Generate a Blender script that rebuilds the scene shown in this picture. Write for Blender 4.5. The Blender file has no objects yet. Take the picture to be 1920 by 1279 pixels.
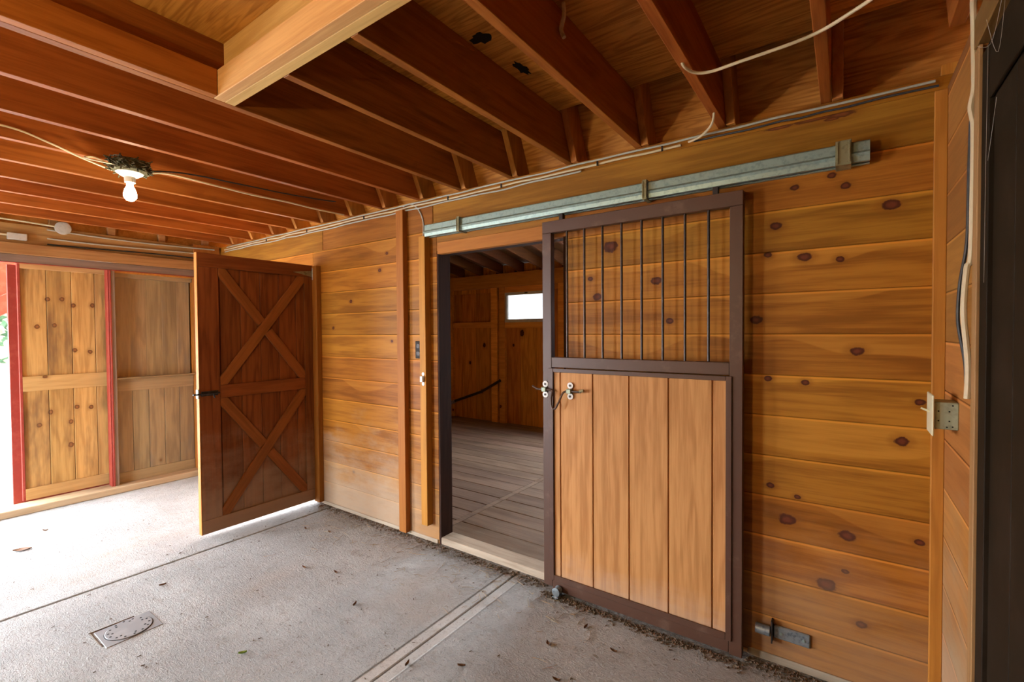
import bpy, math, random
from mathutils import Vector, Matrix
random.seed(7)
sc = bpy.context.scene
col = sc.collection
R = math.radians

# ---------------------------------------------------------------- camera, sky, exposure
yaw, pit, rol = R(35.37), R(1.17), R(-0.404)
F = Vector((-math.sin(yaw)*math.cos(pit), math.cos(yaw)*math.cos(pit), -math.sin(pit)))
r_ = Vector((math.cos(yaw), math.sin(yaw), 0)); u_ = r_.cross(F)
rr = r_*math.cos(rol) + u_*math.sin(rol); uu = -r_*math.sin(rol) + u_*math.cos(rol)
cam = bpy.data.cameras.new('camera'); co = bpy.data.objects.new('camera', cam); col.objects.link(co)
cam.sensor_width = 36; cam.lens = 880/1920*36; cam.clip_start = 0.02
co.matrix_world = Matrix(((rr.x, uu.x, -F.x, 0), (rr.y, uu.y, -F.y, 0), (rr.z, uu.z, -F.z, 1.5), (0, 0, 0, 1)))
sc.camera = co
w = bpy.data.worlds.new('world'); sc.world = w; w.use_nodes = True
bg = w.node_tree.nodes['Background']; bg.inputs[0].default_value = (0.80, 0.90, 1.0, 1); bg.inputs[1].default_value = 42.0
vs = sc.view_settings; vs.view_transform = 'Standard'; vs.look = 'None'; vs.gamma = 1; vs.use_curve_mapping = False
vs.exposure = 0.12
sc.cycles.use_denoising = True
sc.cycles.max_bounces = 6; sc.cycles.diffuse_bounces = 4; sc.cycles.use_adaptive_sampling = True; sc.cycles.adaptive_threshold = .08; sc.cycles.adaptive_min_samples = 16; sc.cycles.glossy_bounces = 2; sc.cycles.sample_clamp_indirect = 6
def portal(loc, rot, sx, sy):                       # sampling aid laid in a real opening; gives no light itself
    L = bpy.data.lights.new('opening_portal', 'AREA'); L.shape = 'RECTANGLE'; L.size = sx; L.size_y = sy
    L.cycles.is_portal = True
    o = bpy.data.objects.new('opening_portal', L); col.objects.link(o); o.location = loc; o.rotation_euler = rot
portal((-5.72, -.2, 1.05), (0, R(-90), 0), 2.1, 2.0)        # end doorway
portal((-4.25, -1.62, 1.05), (R(90), 0, 0), .9, 2.1)        # doorway behind the camera
portal((-4.295, 2.50, 1.04), (R(-90), 0, 0), .9, 2.08)       # doorway behind the braced leaf
portal((-1.8, 6.08, 1.64), (R(-90), 0, 0), 1.4, .98)          # open hatch in the stall back wall
LAMP_E = 62.0      # hanging work bulb behind the camera
BULB_E = 130.0

# ---------------------------------------------------------------- materials
def nt(name):
    m = bpy.data.materials.new(name); m.use_nodes = True
    t = m.node_tree; t.nodes.clear()
    o = t.nodes.new('ShaderNodeOutputMaterial'); b = t.nodes.new('ShaderNodeBsdfPrincipled')
    t.links.new(b.outputs[0], o.inputs[0]); return m, t, b
class N:
    def __init__(s, t): s.t = t
    def set(s, sock, v):
        if v is None: return
        if hasattr(v, 'links') or hasattr(v, 'is_output'): s.t.links.new(v, sock)
        else:
            if isinstance(v, tuple) and len(v) == 3 and sock.type == 'RGBA': v = (*v, 1)
            sock.default_value = v
    def math(s, op, a, b=None, c=None, clamp=False):
        n = s.t.nodes.new('ShaderNodeMath'); n.operation = op; n.use_clamp = clamp
        for i, v in enumerate((a, b, c)): s.set(n.inputs[i], v)
        return n.outputs[0]
    def vec(s, op, a, b=None):
        n = s.t.nodes.new('ShaderNodeVectorMath'); n.operation = op
        s.set(n.inputs[0], a); s.set(n.inputs[1], b)
        return n.outputs[1] if op in ('LENGTH', 'DOT_PRODUCT', 'DISTANCE') else n.outputs[0]
    def noise(s, v, scale=1, detail=2, rough=.5, dist=0):
        n = s.t.nodes.new('ShaderNodeTexNoise'); s.set(n.inputs['Vector'], v)
        n.inputs['Scale'].default_value = scale; n.inputs['Detail'].default_value = detail
        n.inputs['Roughness'].default_value = rough; n.inputs['Distortion'].default_value = dist
        return n.outputs[0]
    def step(s, x, a, b, lo=0., hi=1., smooth=True):
        n = s.t.nodes.new('ShaderNodeMapRange'); n.interpolation_type = 'SMOOTHSTEP' if smooth else 'LINEAR'
        s.set(n.inputs[0], x)
        for i, v in ((1, a), (2, b), (3, lo), (4, hi)): s.set(n.inputs[i], v)
        return n.outputs[0]
    def mix(s, f, a, b, mode='MIX'):
        n = s.t.nodes.new('ShaderNodeMix'); n.data_type = 'RGBA'; n.blend_type = mode
        s.set(n.inputs[0], f); s.set(n.inputs[6], a); s.set(n.inputs[7], b)
        return n.outputs[2]
    def attr(s, name):
        n = s.t.nodes.new('ShaderNodeAttribute'); n.attribute_name = name; return n.outputs[2]
    def obj(s):
        return s.t.nodes.new('ShaderNodeTexCoord').outputs['Object']
    def rand(s):
        return s.t.nodes.new('ShaderNodeObjectInfo').outputs['Random']
    def comb(s, x, y, z):
        n = s.t.nodes.new('ShaderNodeCombineXYZ'); s.set(n.inputs[0], x); s.set(n.inputs[1], y); s.set(n.inputs[2], z); return n.outputs[0]
    def sep(s, v):
        n = s.t.nodes.new('ShaderNodeSeparateXYZ'); s.set(n.inputs[0], v); return n.outputs
    def bump(s, h, strength, dist):
        n = s.t.nodes.new('ShaderNodeBump'); n.inputs['Strength'].default_value = strength; n.inputs['Distance'].default_value = dist
        s.set(n.inputs['Height'], h); return n.outputs[0]

def wood(name, light, dark, axis='X', var=.28, rings=30, contrast=.55, knots=.0, kn_size=.022, rough=.55, klist=None,
         sap=None, dust=None, hue=.0, stain=None, kaxis=1, seam=None, knot_col=(.10, .028, .008), bump=.25):
    m, t, b = nt(name); n = N(t)
    P = n.obj(); rnd = n.attr('rnd'); orr = n.rand()
    k = n.math('ADD', n.math('MULTIPLY', rnd, 37.0), n.math('MULTIPLY', orr, 53.0))
    off = n.comb(k, n.math('MULTIPLY', k, 1.7), n.math('MULTIPLY', k, .6))
    Q = n.vec('ADD', P, off)
    ax = {'X': 0, 'Y': 1, 'Z': 2}[axis]
    def sc3(a, c): v = [c]*3; v[ax] = a; return tuple(v)
    dist = None
    if klist:
        for (x, y, z, rx, rz) in klist:
            d = n.vec('LENGTH', n.vec('MULTIPLY', n.vec('SUBTRACT', P, (x, y, z)), (1/rx, .2, 1/rz) if kaxis else (.2, 1/rx, 1/rz)))
            dist = d if dist is None else n.math('MINIMUM', dist, d)
    if knots > 0:
        v = t.nodes.new('ShaderNodeTexVoronoi'); v.inputs['Scale'].default_value = 4.2
        t.links.new(n.vec('MULTIPLY', Q, sc3(.75, 1.0)), v.inputs['Vector'])
        gate = n.math('GREATER_THAN', n.sep(v.outputs['Color'])[0], 1-knots)
        d = n.math('DIVIDE', v.outputs['Distance'], n.math('MULTIPLY', n.math('MULTIPLY_ADD', n.sep(v.outputs['Color'])[1], 1.0, .45), kn_size*4.2))
        d = n.math('ADD', d, n.math('MULTIPLY', n.math('SUBTRACT', 1., gate), 40.))
        dist = d if dist is None else n.math('MINIMUM', dist, d)
    # flowing growth rings, pushed aside round the knots
    base = n.noise(n.vec('MULTIPLY', Q, sc3(.9, 7.5)), 1, 3, .5, .3)
    if dist is not None:
        push = n.math('DIVIDE', .10, n.math('MULTIPLY_ADD', dist, dist, .8))
        base = n.math('ADD', base, push)
    g = n.math('MULTIPLY_ADD', n.math('SINE', n.math('MULTIPLY', base, rings)), .5, .5)
    g = n.math('POWER', g, 1.6)
    if dist is not None: dist = n.math('ADD', dist, n.math('MULTIPLY', n.math('SUBTRACT', n.noise(Q, 38, 3, .6), .5), .9))
    fine = n.math('ADD', n.math('MULTIPLY', n.noise(n.vec('MULTIPLY', Q, sc3(5, 150)), 1, 2, .6), .5),
                  n.math('MULTIPLY', n.step(n.noise(n.vec('MULTIPLY', Q, sc3(2.2, 45)), 1, 4, .65), .3, .7), .5))
    broad = n.noise(n.vec('MULTIPLY', Q, sc3(1.1, 5)), 1, 2, .5)
    f = n.math('ADD', n.math('MULTIPLY', g, .28), n.math('ADD', n.math('MULTIPLY', fine, .75), n.math('MULTIPLY', broad, .32)))
    f = n.step(f, .35, 1.0, 0, contrast)
    c = n.mix(f, light, dark)
    if sap:                                     # pale sapwood along one edge of each board
        z = n.sep(P)[2]; bv = n.math('FRACT', n.math('DIVIDE', n.math('SUBTRACT', z, sap[0]), sap[1]))
        wav = n.noise(n.vec('MULTIPLY', Q, (1.6, .1, .1)), 1, 1, .4)
        thr = n.math('MULTIPLY_ADD', wav, 2.2, -.15)
        thr = n.math('ADD', thr, n.math('MULTIPLY', n.math('SINE', n.math('MULTIPLY', rnd, 50.)), .35))
        mk = n.step(n.math('SUBTRACT', bv, thr), -.015, .03)
        c = n.mix(n.math('MULTIPLY', mk, .62), c, n.mix(n.math('MULTIPLY', f, .8), sap[2], light))
    if seam:                                    # worn arris with painted edge highlight: a pale line under each dark joint
        z = n.sep(P)[2]; bv = n.math('FRACT', n.math('DIVIDE', n.math('SUBTRACT', z, seam[0]), seam[1]))
        c = n.mix(n.math('MULTIPLY', n.step(bv, .925, .955), n.step(bv, .976, .988, .7, 0)), c, tuple(min(1, q*1.7) for q in light))
        c = n.mix(n.math('ADD', n.step(bv, .982, .992, 0, .4), n.step(bv, .008, .016, .3, 0)), c, tuple(q*.45 for q in dark))
    hs = t.nodes.new('ShaderNodeHueSaturation')
    t.links.new(c, hs.inputs['Color'])
    rv = n.math('FRACT', n.math('MULTIPLY_ADD', rnd, 7.31, n.math('MULTIPLY', orr, 3.7)))
    t.links.new(n.step(rv, 0, 1, 1-var, 1+var*.7, False), hs.inputs['Value'])
    rv2 = n.math('FRACT', n.math('MULTIPLY', rv, 5.13))
    t.links.new(n.step(rv2, 0, 1, .5-min(.010, var*.04)-hue, .5+min(.008, var*.03)+hue, False), hs.inputs['Hue'])
    c = hs.outputs[0]
    if dist is not None:
        halo = n.step(dist, 1.0, 2.6, .45, 0.)
        c = n.mix(halo, c, dark)
        c = n.mix(n.step(dist, .85, 1.15, 1, 0), c, knot_col)
        c = n.mix(n.step(dist, .2, .75, .6, 0), c, tuple(min(1, q*2.3) for q in knot_col))
    if stain:                                   # weathered grey / dark smears
        s = n.noise(n.vec('MULTIPLY', Q, sc3(1.2, 6)), 1, 4, .6)
        c = n.mix(n.step(s, stain[1], stain[1]+.2, 0, stain[2]), c, stain[0])
    if dust:                                    # dried mud and dust low on the boards
        z = n.sep(P)[2]; s = n.noise(n.vec('MULTIPLY', P, (3, 3, 6)), 1, 5, .65)
        hgt = n.step(n.math('MULTIPLY_ADD', s, -dust[1]*1.4, n.math('ADD', z, dust[1]*.7)), 0, dust[1], dust[2], 0)
        if len(dust) > 3: hgt = n.math('MULTIPLY', hgt, n.step(n.sep(P)[0], -2.9, -2.2, 1., dust[3]))
        c = n.mix(hgt, c, dust[0])
    n.set(b.inputs['Base Color'], c)
    b.inputs['Roughness'].default_value = rough; b.inputs['Specular IOR Level'].default_value = .16
    if bump: n.set(b.inputs['Normal'], n.bump(n.noise(n.vec('MULTIPLY', Q, sc3(4, 110)), 1, 2, .6), bump, .0016))
    return m

def paint(name, c1, c2=None, rough=.5, scale=12, metal=0., lo=.45, hi=.7, bump=0, spec=.4):
    m, t, b = nt(name); n = N(t); P = n.obj()
    s = n.noise(P, scale, 5, .65)
    n.set(b.inputs['Base Color'], n.mix(n.step(s, lo, hi), c1, c2 or c1))
    b.inputs['Roughness'].default_value = rough; b.inputs['Metallic'].default_value = metal
    b.inputs['Specular IOR Level'].default_value = spec
    if bump: n.set(b.inputs['Normal'], n.bump(n.noise(P, scale*8, 3, .6), bump, .002))
    return m
def emit(name, c, s):
    m, t, b = nt(name); b.inputs['Emission Color'].default_value = (*c, 1); b.inputs['Emission Strength'].default_value = s
    b.inputs['Base Color'].default_value = (.9, .9, .9, 1); return m

KR = [(.146, 1.988, .02), (-.252, 1.958, .017), (-.145, 1.811, .019), (-.019, 1.79, .012), (-.283, 1.834, .012), (-.329, 1.544, .019),
      (.04, 1.408, .018), (-.281, 1.28, .012), (-.139, 1.271, .012), (.237, 1.215, .012), (.183, 1.057, .017), (-.206, .66, .024),
      (.011, .64, .022), (.241, .67, .012), (-.058, .415, .026), (.007, .489, .01), (.062, .283, .015), (-.003, 2.09, .014),
      (-.049, 2.14, .012), (-.182, 2.114, .013), (-.27, .80, .012), (-.166, .768, .010), (-1.033, 1.952, .03), (-1.154, 1.788, .012),
      (-1.112, 1.686, .02), (-.787, 1.752, .02), (-.717, 1.547, .014), (-2.856, 2.103, .011), (-2.94, 1.98, .014), (-3.306, 1.756, .014),
      (-3.554, 1.54, .012), (-2.808, 1.432, .010), (-3.3, .35, .010)]
KL = [(x, 2.38, z, r*1.35, r) for x, z, r in KR]
KD = [(0, y-1.1725, z-.07, .017, .02) for y, z in [(1.016, 1.814), (1.109, 1.819), (1.186, 1.766), (1.319, 1.771), (.945, 1.572), (1.055, 1.582), (1.188, 1.357), (1.295, 1.338), (1.193, .834), (1.293, .82), (1.016, .811), (1.151, .705), (.944, .706)]]
M = {}
M['wall'] = wood('varnished_pine_boards', (.36, .138, .014), (.19, .062, .006), 'X', klist=KL, rings=22, contrast=.85, var=.17, seam=(.025, .182),
                 sap=(.025, .182, (.47, .20, .026)), dust=((.40, .29, .20), .8, .85, .3), knot_col=(.07, .016, .006), rough=.5)
M['pine'] = wood('pine_trim', (.42, .165, .026), (.27, .095, .013), 'X', knots=.35, kn_size=.012)
M['pine_z'] = wood('pine_trim_upright', (.42, .165, .026), (.27, .095, .013), 'Z', knots=.35, kn_size=.012)
M['pine_y'] = wood('pine_trim_crosswise', (.58, .30, .10), (.36, .15, .035), 'Y', knots=.35, kn_size=.012)
M['header'] = wood('pale_header_pine', (.78, .50, .20), (.50, .26, .08), 'X', knots=.6, kn_size=.009, rings=18, contrast=.6, rough=.6)
M['joist'] = wood('red_brown_joist', (.36, .112, .018), (.20, .052, .007), 'Y', var=.18, rings=22, contrast=.8, knots=.3, kn_size=.014, rough=.6)
M['rafter'] = wood('brown_rafter', (.44, .18, .04), (.24, .08, .015), 'Z', var=.2, rough=.6)
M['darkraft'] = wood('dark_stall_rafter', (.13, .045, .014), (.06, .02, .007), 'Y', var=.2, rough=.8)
M['ply'] = wood('rough_plywood', (.62, .29, .06), (.37, .145, .024), 'X', var=.1, rings=90, contrast=1., stain=((.18, .07, .014), .54, .5), bump=.5, rough=.6)
M['leaf'] = wood('dark_red_brown_planks', (.22, .068, .016), (.11, .028, .006), 'Z', var=.2, contrast=.8, knots=.35, kn_size=.014, dust=((.34, .24, .16), .8, .6))
M['leaf_y'] = wood('dark_red_brown_rail', (.23, .072, .017), (.12, .030, .006), 'Y', var=.15, knots=.3, kn_size=.014, dust=((.34, .24, .16), .8, .6))
M['leaf_x'] = wood('red_brown_brace', (.26, .085, .02), (.14, .038, .008), 'X', var=.06)
M['panel'] = wood('tan_grooved_panel', (.52, .245, .085), (.36, .150, .046), 'Z', var=.05, rings=34, contrast=.95, rough=.5, dust=((.45, .33, .25), .25, .5))
M['weather'] = wood('knotty_door_planks', (.46, .26, .085), (.26, .13, .04), 'Z', var=.2, knots=.2, kn_size=.014, klist=KD, kaxis=0, stain=((.15, .08, .035), .5, .8), knot_col=(.13, .05, .015), contrast=.8)
M['weather_y'] = wood('knotty_door_rail', (.44, .26, .10), (.27, .145, .05), 'Y', var=.15, knots=.6, kn_size=.018, knot_col=(.13, .05, .015))
M['greyw'] = wood('greyed_door_planks', (.27, .185, .09), (.16, .105, .055), 'Z', var=.15, knots=.4, kn_size=.013, stain=((.15, .12, .09), .5, .6), knot_col=(.16, .08, .03), contrast=.7)
M['greyw_y'] = wood('greyed_rail', (.27, .185, .09), (.16, .105, .055), 'Y', var=.15)
M['taupe'] = wood('dull_header_board', (.20, .135, .10), (.12, .08, .06), 'Y', var=.1)
M['beam_y'] = wood('end_wall_beam', (.46, .24, .085), (.24, .105, .03), 'Y', knots=.5, kn_size=.012)
M['stall'] = wood('stall_planks', (.60, .27, .05), (.34, .13, .02), 'Z', var=.25, knots=.5, kn_size=.03, knot_col=(.04, .012, .005), contrast=.8)
M['stall_x'] = wood('stall_beam', (.70, .34, .075), (.42, .17, .03), 'X', knots=.5, kn_size=.02)
M['plank_floor'] = wood('worn_stall_floor', (.26, .18, .125), (.15, .10, .068), 'X', var=.18, rings=12, contrast=.8, rough=.8, stain=((.12, .07, .04), .5, .5))
M['rightw'] = wood('right_wall_boards', (.36, .145, .035), (.21, .075, .018), 'Y', seam=(-.005, .182), var=.3, knots=.5, kn_size=.014, dust=((.36, .28, .18), 1.0, .7))
M['rightt'] = wood('right_wall_batten', (.34, .18, .07), (.20, .10, .035), 'Z', var=.1)
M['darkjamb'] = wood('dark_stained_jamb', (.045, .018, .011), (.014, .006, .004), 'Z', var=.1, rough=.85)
M['sill'] = wood('worn_pale_sill', (.44, .36, .26), (.24, .18, .12), 'X', stain=((.2, .14, .09), .5, .6), rough=.8)
M['sill_y'] = wood('worn_door_sill', (.40, .30, .18), (.24, .16, .085), 'Y', stain=((.2, .14, .09), .52, .5), rough=.8)
M['frame'] = paint('brown_frame_paint', (.080, .034, .019), (.14, .075, .048), .45, 9, lo=.55, hi=.8)
M['dark'] = paint('dark_brown_paint', (.016, .0095, .0045), (.024, .0145, .008), .7, 6, spec=.1)
M['red'] = paint('barn_red_paint', (.33, .040, .020), (.40, .07, .04), .55, 14)
M['redp'] = paint('maroon_trim_paint', (.24, .026, .014), (.28, .045, .026), .55, 14)
M['galv'] = paint('galvanized_steel', (.27, .35, .31), (.19, .26, .23), .42, 60, metal=.35, spec=.5)
M['galvd'] = paint('dull_zinc', (.30, .33, .34), (.14, .16, .18), .38, 50, metal=.7)
M['brass'] = paint('tarnished_bracket', (.30, .28, .16), (.18, .16, .08), .4, 40, metal=.5)
M['white'] = paint('white_enamel', (.85, .84, .82), (.8, .79, .76), .35, 20)
M['steel'] = paint('bar_steel', (.035, .022, .018), (.07, .05, .04), .4, 30, metal=.3)
M['bolt'] = paint('bolt_steel', (.45, .40, .34), (.3, .26, .2), .35, 40, metal=.7)
M['rod'] = paint('browned_rod', (.10, .06, .045), (.05, .03, .02), .4, 30, metal=.5)
M['iron'] = paint('dark_iron', (.03, .022, .02), (.06, .045, .04), .45, 30, metal=.4)
M['cream'] = paint('cream_cable', (.66, .55, .36), (.60, .50, .33), .45, 30)
M['cream2'] = paint('grey_cable', (.42, .42, .37), (.36, .35, .30), .45, 30)
M['blackc'] = paint('black_cable', (.03, .03, .035), (.05, .05, .055), .45, 30)
M['ivory'] = paint('ivory_plastic', (.68, .63, .42), (.64, .58, .38), .4, 20)
M['boxg'] = paint('greenish_steel_box', (.34, .38, .27), (.26, .29, .2), .45, 40, metal=.2)
M['boxgrey'] = paint('grey_box', (.50, .50, .46), (.42, .42, .38), .5, 30)
M['outlet'] = paint('dark_grey_plastic', (.03, .028, .026), (.045, .042, .04), .7, 30, spec=.15)
M['hole'] = paint('black_hole', (.004, .004, .004), None, .9)
M['rope'] = paint('sisal_rope', (.55, .45, .30), (.4, .32, .2), .9, 60)
M['nest'] = paint('mud_nest', (.05, .045, .018), (.12, .10, .06), .95, 60, bump=1.)
M['drain'] = paint('grey_drain_plastic', (.24, .245, .25), (.30, .30, .30), .5, 12)
M['leafy'] = paint('pale_foliage', (.018, .034, .016), (.035, .055, .028), .9, 5, spec=.05)
M['bark'] = paint('tree_bark', (.12, .08, .05), (.2, .15, .1), .9, 8)
M['dryleaf'] = paint('dry_leaf', (.16, .075, .03), (.10, .045, .02), .8, 60)
M['greenleaf'] = paint('fresh_leaf', (.25, .35, .06), (.2, .3, .05), .8, 60)
M['debris'] = paint('dirt_and_chaff', (.10, .06, .035), (.22, .15, .09), .95, 90, bump=.6)
M['straw'] = paint('straw_stalk', (.38, .27, .14), (.22, .14, .07), .9, 40)
M['cobweb'] = paint('web_thread', (.5, .47, .42), None, .8)
M['ground'] = paint('pale_gravel', (.55, .53, .50), (.68, .66, .62), .9, 3)
M['bulb'] = emit('lit_bulb', (1.0, .86, .62), BULB_E)
M['bulb2'] = emit('lit_work_bulb', (1.0, .80, .42), 1.0)

def concrete():
    m, t, b = nt('rough_concrete'); n = N(t); P = n.obj(); x, y, z = n.sep(P)[:3]
    warp = n.noise(P, 9, 3, .6)
    a = n.noise(P, 70, 5, .7, 1.2); big = n.noise(P, 1.7, 4, .6); med = n.noise(P, 14, 4, .65)
    swirl = n.noise(n.vec('MULTIPLY', P, (26, 60, 1)), 1, 4, .7, 1.5)
    c = n.mix(n.step(big, .35, .7), (.42, .41, .39), (.56, .55, .525))
    c = n.mix(n.step(med, .5, .75, 0, .55), c, (.34, .29, .24))
    c = n.mix(n.step(a, .52, .68, 0, .6), c, (.20, .17, .15))
    tan = n.noise(n.vec('ADD', n.vec('MULTIPLY', P, (1.3, .6, 1)), (4., 2., 0)), 1, 3, .6)
    c = n.mix(n.step(tan, .52, .70, 0, .45), c, (.46, .36, .28))
    jx = n.math('ABSOLUTE', n.math('ADD', x, 1.65))
    smooth = n.step(jx, .055, .075, 1, 0)
    edge = n.math('MULTIPLY', n.step(jx, .058, .066), n.step(jx, .066, .076, 1, 0))
    c = n.mix(n.math('MULTIPLY', edge, .7), c, (.13, .11, .09))
    wy = n.step(n.math('MULTIPLY_ADD', warp, .16, y), 2.2, 2.46, 0, .85)       # dirt gathered at the foot of the wall
    spk = n.noise(P, 45, 4, .75)
    c = n.mix(n.math('MULTIPLY', wy, n.step(spk, .42, .6, .35, 1)), c, (.16, .115, .085))
    n.set(b.inputs['Base Color'], c); b.inputs['Roughness'].default_value = .85; b.inputs['Specular IOR Level'].default_value = .25
    h = n.math('ADD', n.math('MULTIPLY', swirl, .8), n.math('MULTIPLY', a, .6))
    h = n.math('MULTIPLY', h, n.math('SUBTRACT', 1.0, n.math('MULTIPLY', smooth, .8)))
    n.set(b.inputs['Normal'], n.bump(h, 1.0, .02))
    return m
M['concrete'] = concrete()
def pane_mat():
    m = bpy.data.materials.new('window_glass'); m.use_nodes = True; t = m.node_tree; t.nodes.clear()
    o = t.nodes.new('ShaderNodeOutputMaterial'); x = t.nodes.new('ShaderNodeMixShader'); x.inputs[0].default_value = .07
    a = t.nodes.new('ShaderNodeBsdfTransparent'); a.inputs[0].default_value = (.225, .225, .222, 1);   # dusty film, tinted much darker to dim the sky behind
    g = t.nodes.new('ShaderNodeBsdfGlossy'); g.inputs['Roughness'].default_value = .05
    t.links.new(a.outputs[0], x.inputs[1]); t.links.new(g.outputs[0], x.inputs[2]); t.links.new(x.outputs[0], o.inputs[0]); return m
M['glass'] = pane_mat()
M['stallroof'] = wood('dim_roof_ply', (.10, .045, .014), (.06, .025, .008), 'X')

# ---------------------------------------------------------------- geometry helpers
class MB:
    def __init__(s): s.v = []; s.f = []; s.r = []; s.sm = []
    def add(s, vs, fs, rnd=None, smooth=False):
        k = len(s.v); s.v += [tuple(v) for v in vs]; rnd = random.random() if rnd is None else rnd
        for f in fs: s.f.append([k+i for i in f]); s.r.append(rnd); s.sm.append(smooth)
        return s
    def box(s, x0, x1, y0, y1, z0, z1, rnd=None):
        x0, x1 = sorted((x0, x1)); y0, y1 = sorted((y0, y1)); z0, z1 = sorted((z0, z1))
        v = [(x, y, z) for x in (x0, x1) for y in (y0, y1) for z in (z0, z1)]
        return s.add(v, [(0, 1, 3, 2), (4, 6, 7, 5), (0, 4, 5, 1), (2, 3, 7, 6), (0, 2, 6, 4), (1, 5, 7, 3)], rnd)
    def prism(s, pts, axis, a0, a1, rnd=None):      # polygon in the two other axes (cyclic order), extruded along axis
        n = len(pts)
        def P(p, a): return {'X': (a, p[0], p[1]), 'Y': (p[0], a, p[1]), 'Z': (p[0], p[1], a)}[axis]
        v = [P(p, a0) for p in pts]+[P(p, a1) for p in pts]
        area = sum(pts[i][0]*pts[(i+1) % n][1]-pts[(i+1) % n][0]*pts[i][1] for i in range(n))
        flip = (area > 0) == (axis != 'Y')
        A = list(range(n)); B = [n+i for i in range(n)]
        fs = [A[::-1] if flip else A, B if flip else B[::-1]]
        for i in range(n):
            j = (i+1) % n; q = [i, j, n+j, n+i]; fs.append(q if flip else q[::-1])
        return s.add(v, fs, rnd)
    def tube(s, pts, r, seg=8, rnd=None, cap=True, smoothpath=True, taper=None):
        P = [Vector(p) for p in pts]
        if smoothpath and len(P) > 2:
            Q = []
            for i in range(len(P)-1):
                a = P[max(i-1, 0)]; b = P[i]; c = P[i+1]; d = P[min(i+2, len(P)-1)]
                for k in range(6):
                    t = k/6; Q.append(.5*((2*b)+(-a+c)*t+(2*a-5*b+4*c-d)*t*t+(-a+3*b-3*c+d)*t**3))
            Q.append(P[-1]); P = Q
        vs = []; up = None
        for i, p in enumerate(P):
            d = (P[min(i+1, len(P)-1)]-P[max(i-1, 0)]).normalized()
            if up is None: up = Vector((0, 0, 1)) if abs(d.z) < .9 else Vector((1, 0, 0))
            x = d.cross(up).normalized(); up = x.cross(d).normalized()
            rad = r if not taper else r*(1+(taper-1)*i/(len(P)-1))
            for k in range(seg):
                a = 2*math.pi*k/seg; vs.append(p+rad*(math.cos(a)*x+math.sin(a)*up))
        fs = []
        for i in range(len(P)-1):
            for k in range(seg):
                a = i*seg+k; b2 = i*seg+(k+1) % seg; fs.append((a, b2, b2+seg, a+seg))
        if cap: fs.append(tuple(range(seg))[::-1]); fs.append(tuple(range((len(P)-1)*seg, len(P)*seg)))
        return s.add(vs, fs, rnd, True)
    def lathe(s, c, prof, seg=24, axis='Z', rnd=None, smooth=True):      # prof: (radius, along axis)
        vs = []; fs = []
        for r, h in prof:
            for k in range(seg):
                a = 2*math.pi*k/seg; p = (r*math.cos(a), r*math.sin(a), h)
                if axis == 'X': p = (p[2], p[0], p[1])
                if axis == 'Y': p = (p[1], p[2], p[0])
                vs.append((c[0]+p[0], c[1]+p[1], c[2]+p[2]))
        for i in range(len(prof)-1):
            for k in range(seg):
                a = i*seg+k; b2 = i*seg+(k+1) % seg; fs.append((a, b2, b2+seg, a+seg))
        fs.append(tuple(range(seg))[::-1]); fs.append(tuple(range((len(prof)-1)*seg, len(prof)*seg)))
        return s.add(vs, fs, rnd, smooth)
    def build(s, name, mat, parent=None, bev=0.0, origin=None, rot=None, sharp=35):
        me = bpy.data.meshes.new(name)
        base = Vector(origin) if origin is not None else (Vector(parent['_o']) if parent is not None else Vector((0, 0, 0)))
        me.from_pydata([tuple(Vector(v)-base) for v in s.v], [], s.f)
        a = me.attributes.new('rnd', 'FLOAT', 'FACE'); a.data.foreach_set('value', s.r)
        me.polygons.foreach_set('use_smooth', s.sm); me.materials.append(mat); me.update()
        import bmesh
        bm = bmesh.new(); bm.from_mesh(me); bmesh.ops.recalc_face_normals(bm, faces=bm.faces)
        for e in bm.edges:
            if len(e.link_faces) == 2 and e.calc_face_angle(0) > R(sharp): e.smooth = False
        bm.to_mesh(me); bm.free()
        o = bpy.data.objects.new(name, me); col.objects.link(o)
        if parent is not None:
            o.parent = parent; o.location = base-Vector(parent['_o'])
        else: o.location = base
        o['_o'] = tuple(base)
        if rot is not None: o.rotation_euler = rot
        if bev:
            b = o.modifiers.new('edge', 'BEVEL'); b.width = bev; b.segments = 1; b.limit_method = 'ANGLE'; b.angle_limit = R(40)
        return o
def thing(name, label, cat, loc, group=None):
    o = bpy.data.objects.new(name, None); col.objects.link(o); o.location = loc; o.empty_display_size = .1
    o['_o'] = tuple(loc); o['label'] = label; o['category'] = cat
    if group: o['group'] = group
    return o
def tag(o, label, cat, group=None, kind=None):
    o['label'] = label; o['category'] = cat
    if group: o['group'] = group
    if kind: o['kind'] = kind
    return o
def struct(o): o['kind'] = 'structure'; return o
def lab(o, l): o['label'] = l; return o
def boards(mb, axis, a0, a1, y0, y1, z0, z1, pitch, zref, splits=()):
    """rows of horizontal boards, axis = 'X' or 'Y' is the run; y0,y1 the thickness"""
    k = math.floor((z0-zref)/pitch)
    while zref+k*pitch < z1-1e-4:
        lo = max(z0, zref+k*pitch); hi = min(z1, zref+(k+1)*pitch)
        if hi-lo > .004:
            rnd = ((k*0.618+a0*.37) % 1)
            if axis == 'X': mb.box(a0, a1, y0, y1, lo, hi, rnd)
            else: mb.box(y0, y1, a0, a1, lo, hi, rnd)
        k += 1

# ================================================================ SETTING
WY = 2.38; EX = -5.63; RX = .305; PZ = .182; ZR = .025
ZJ = 2.45; ZL = 2.69
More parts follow.
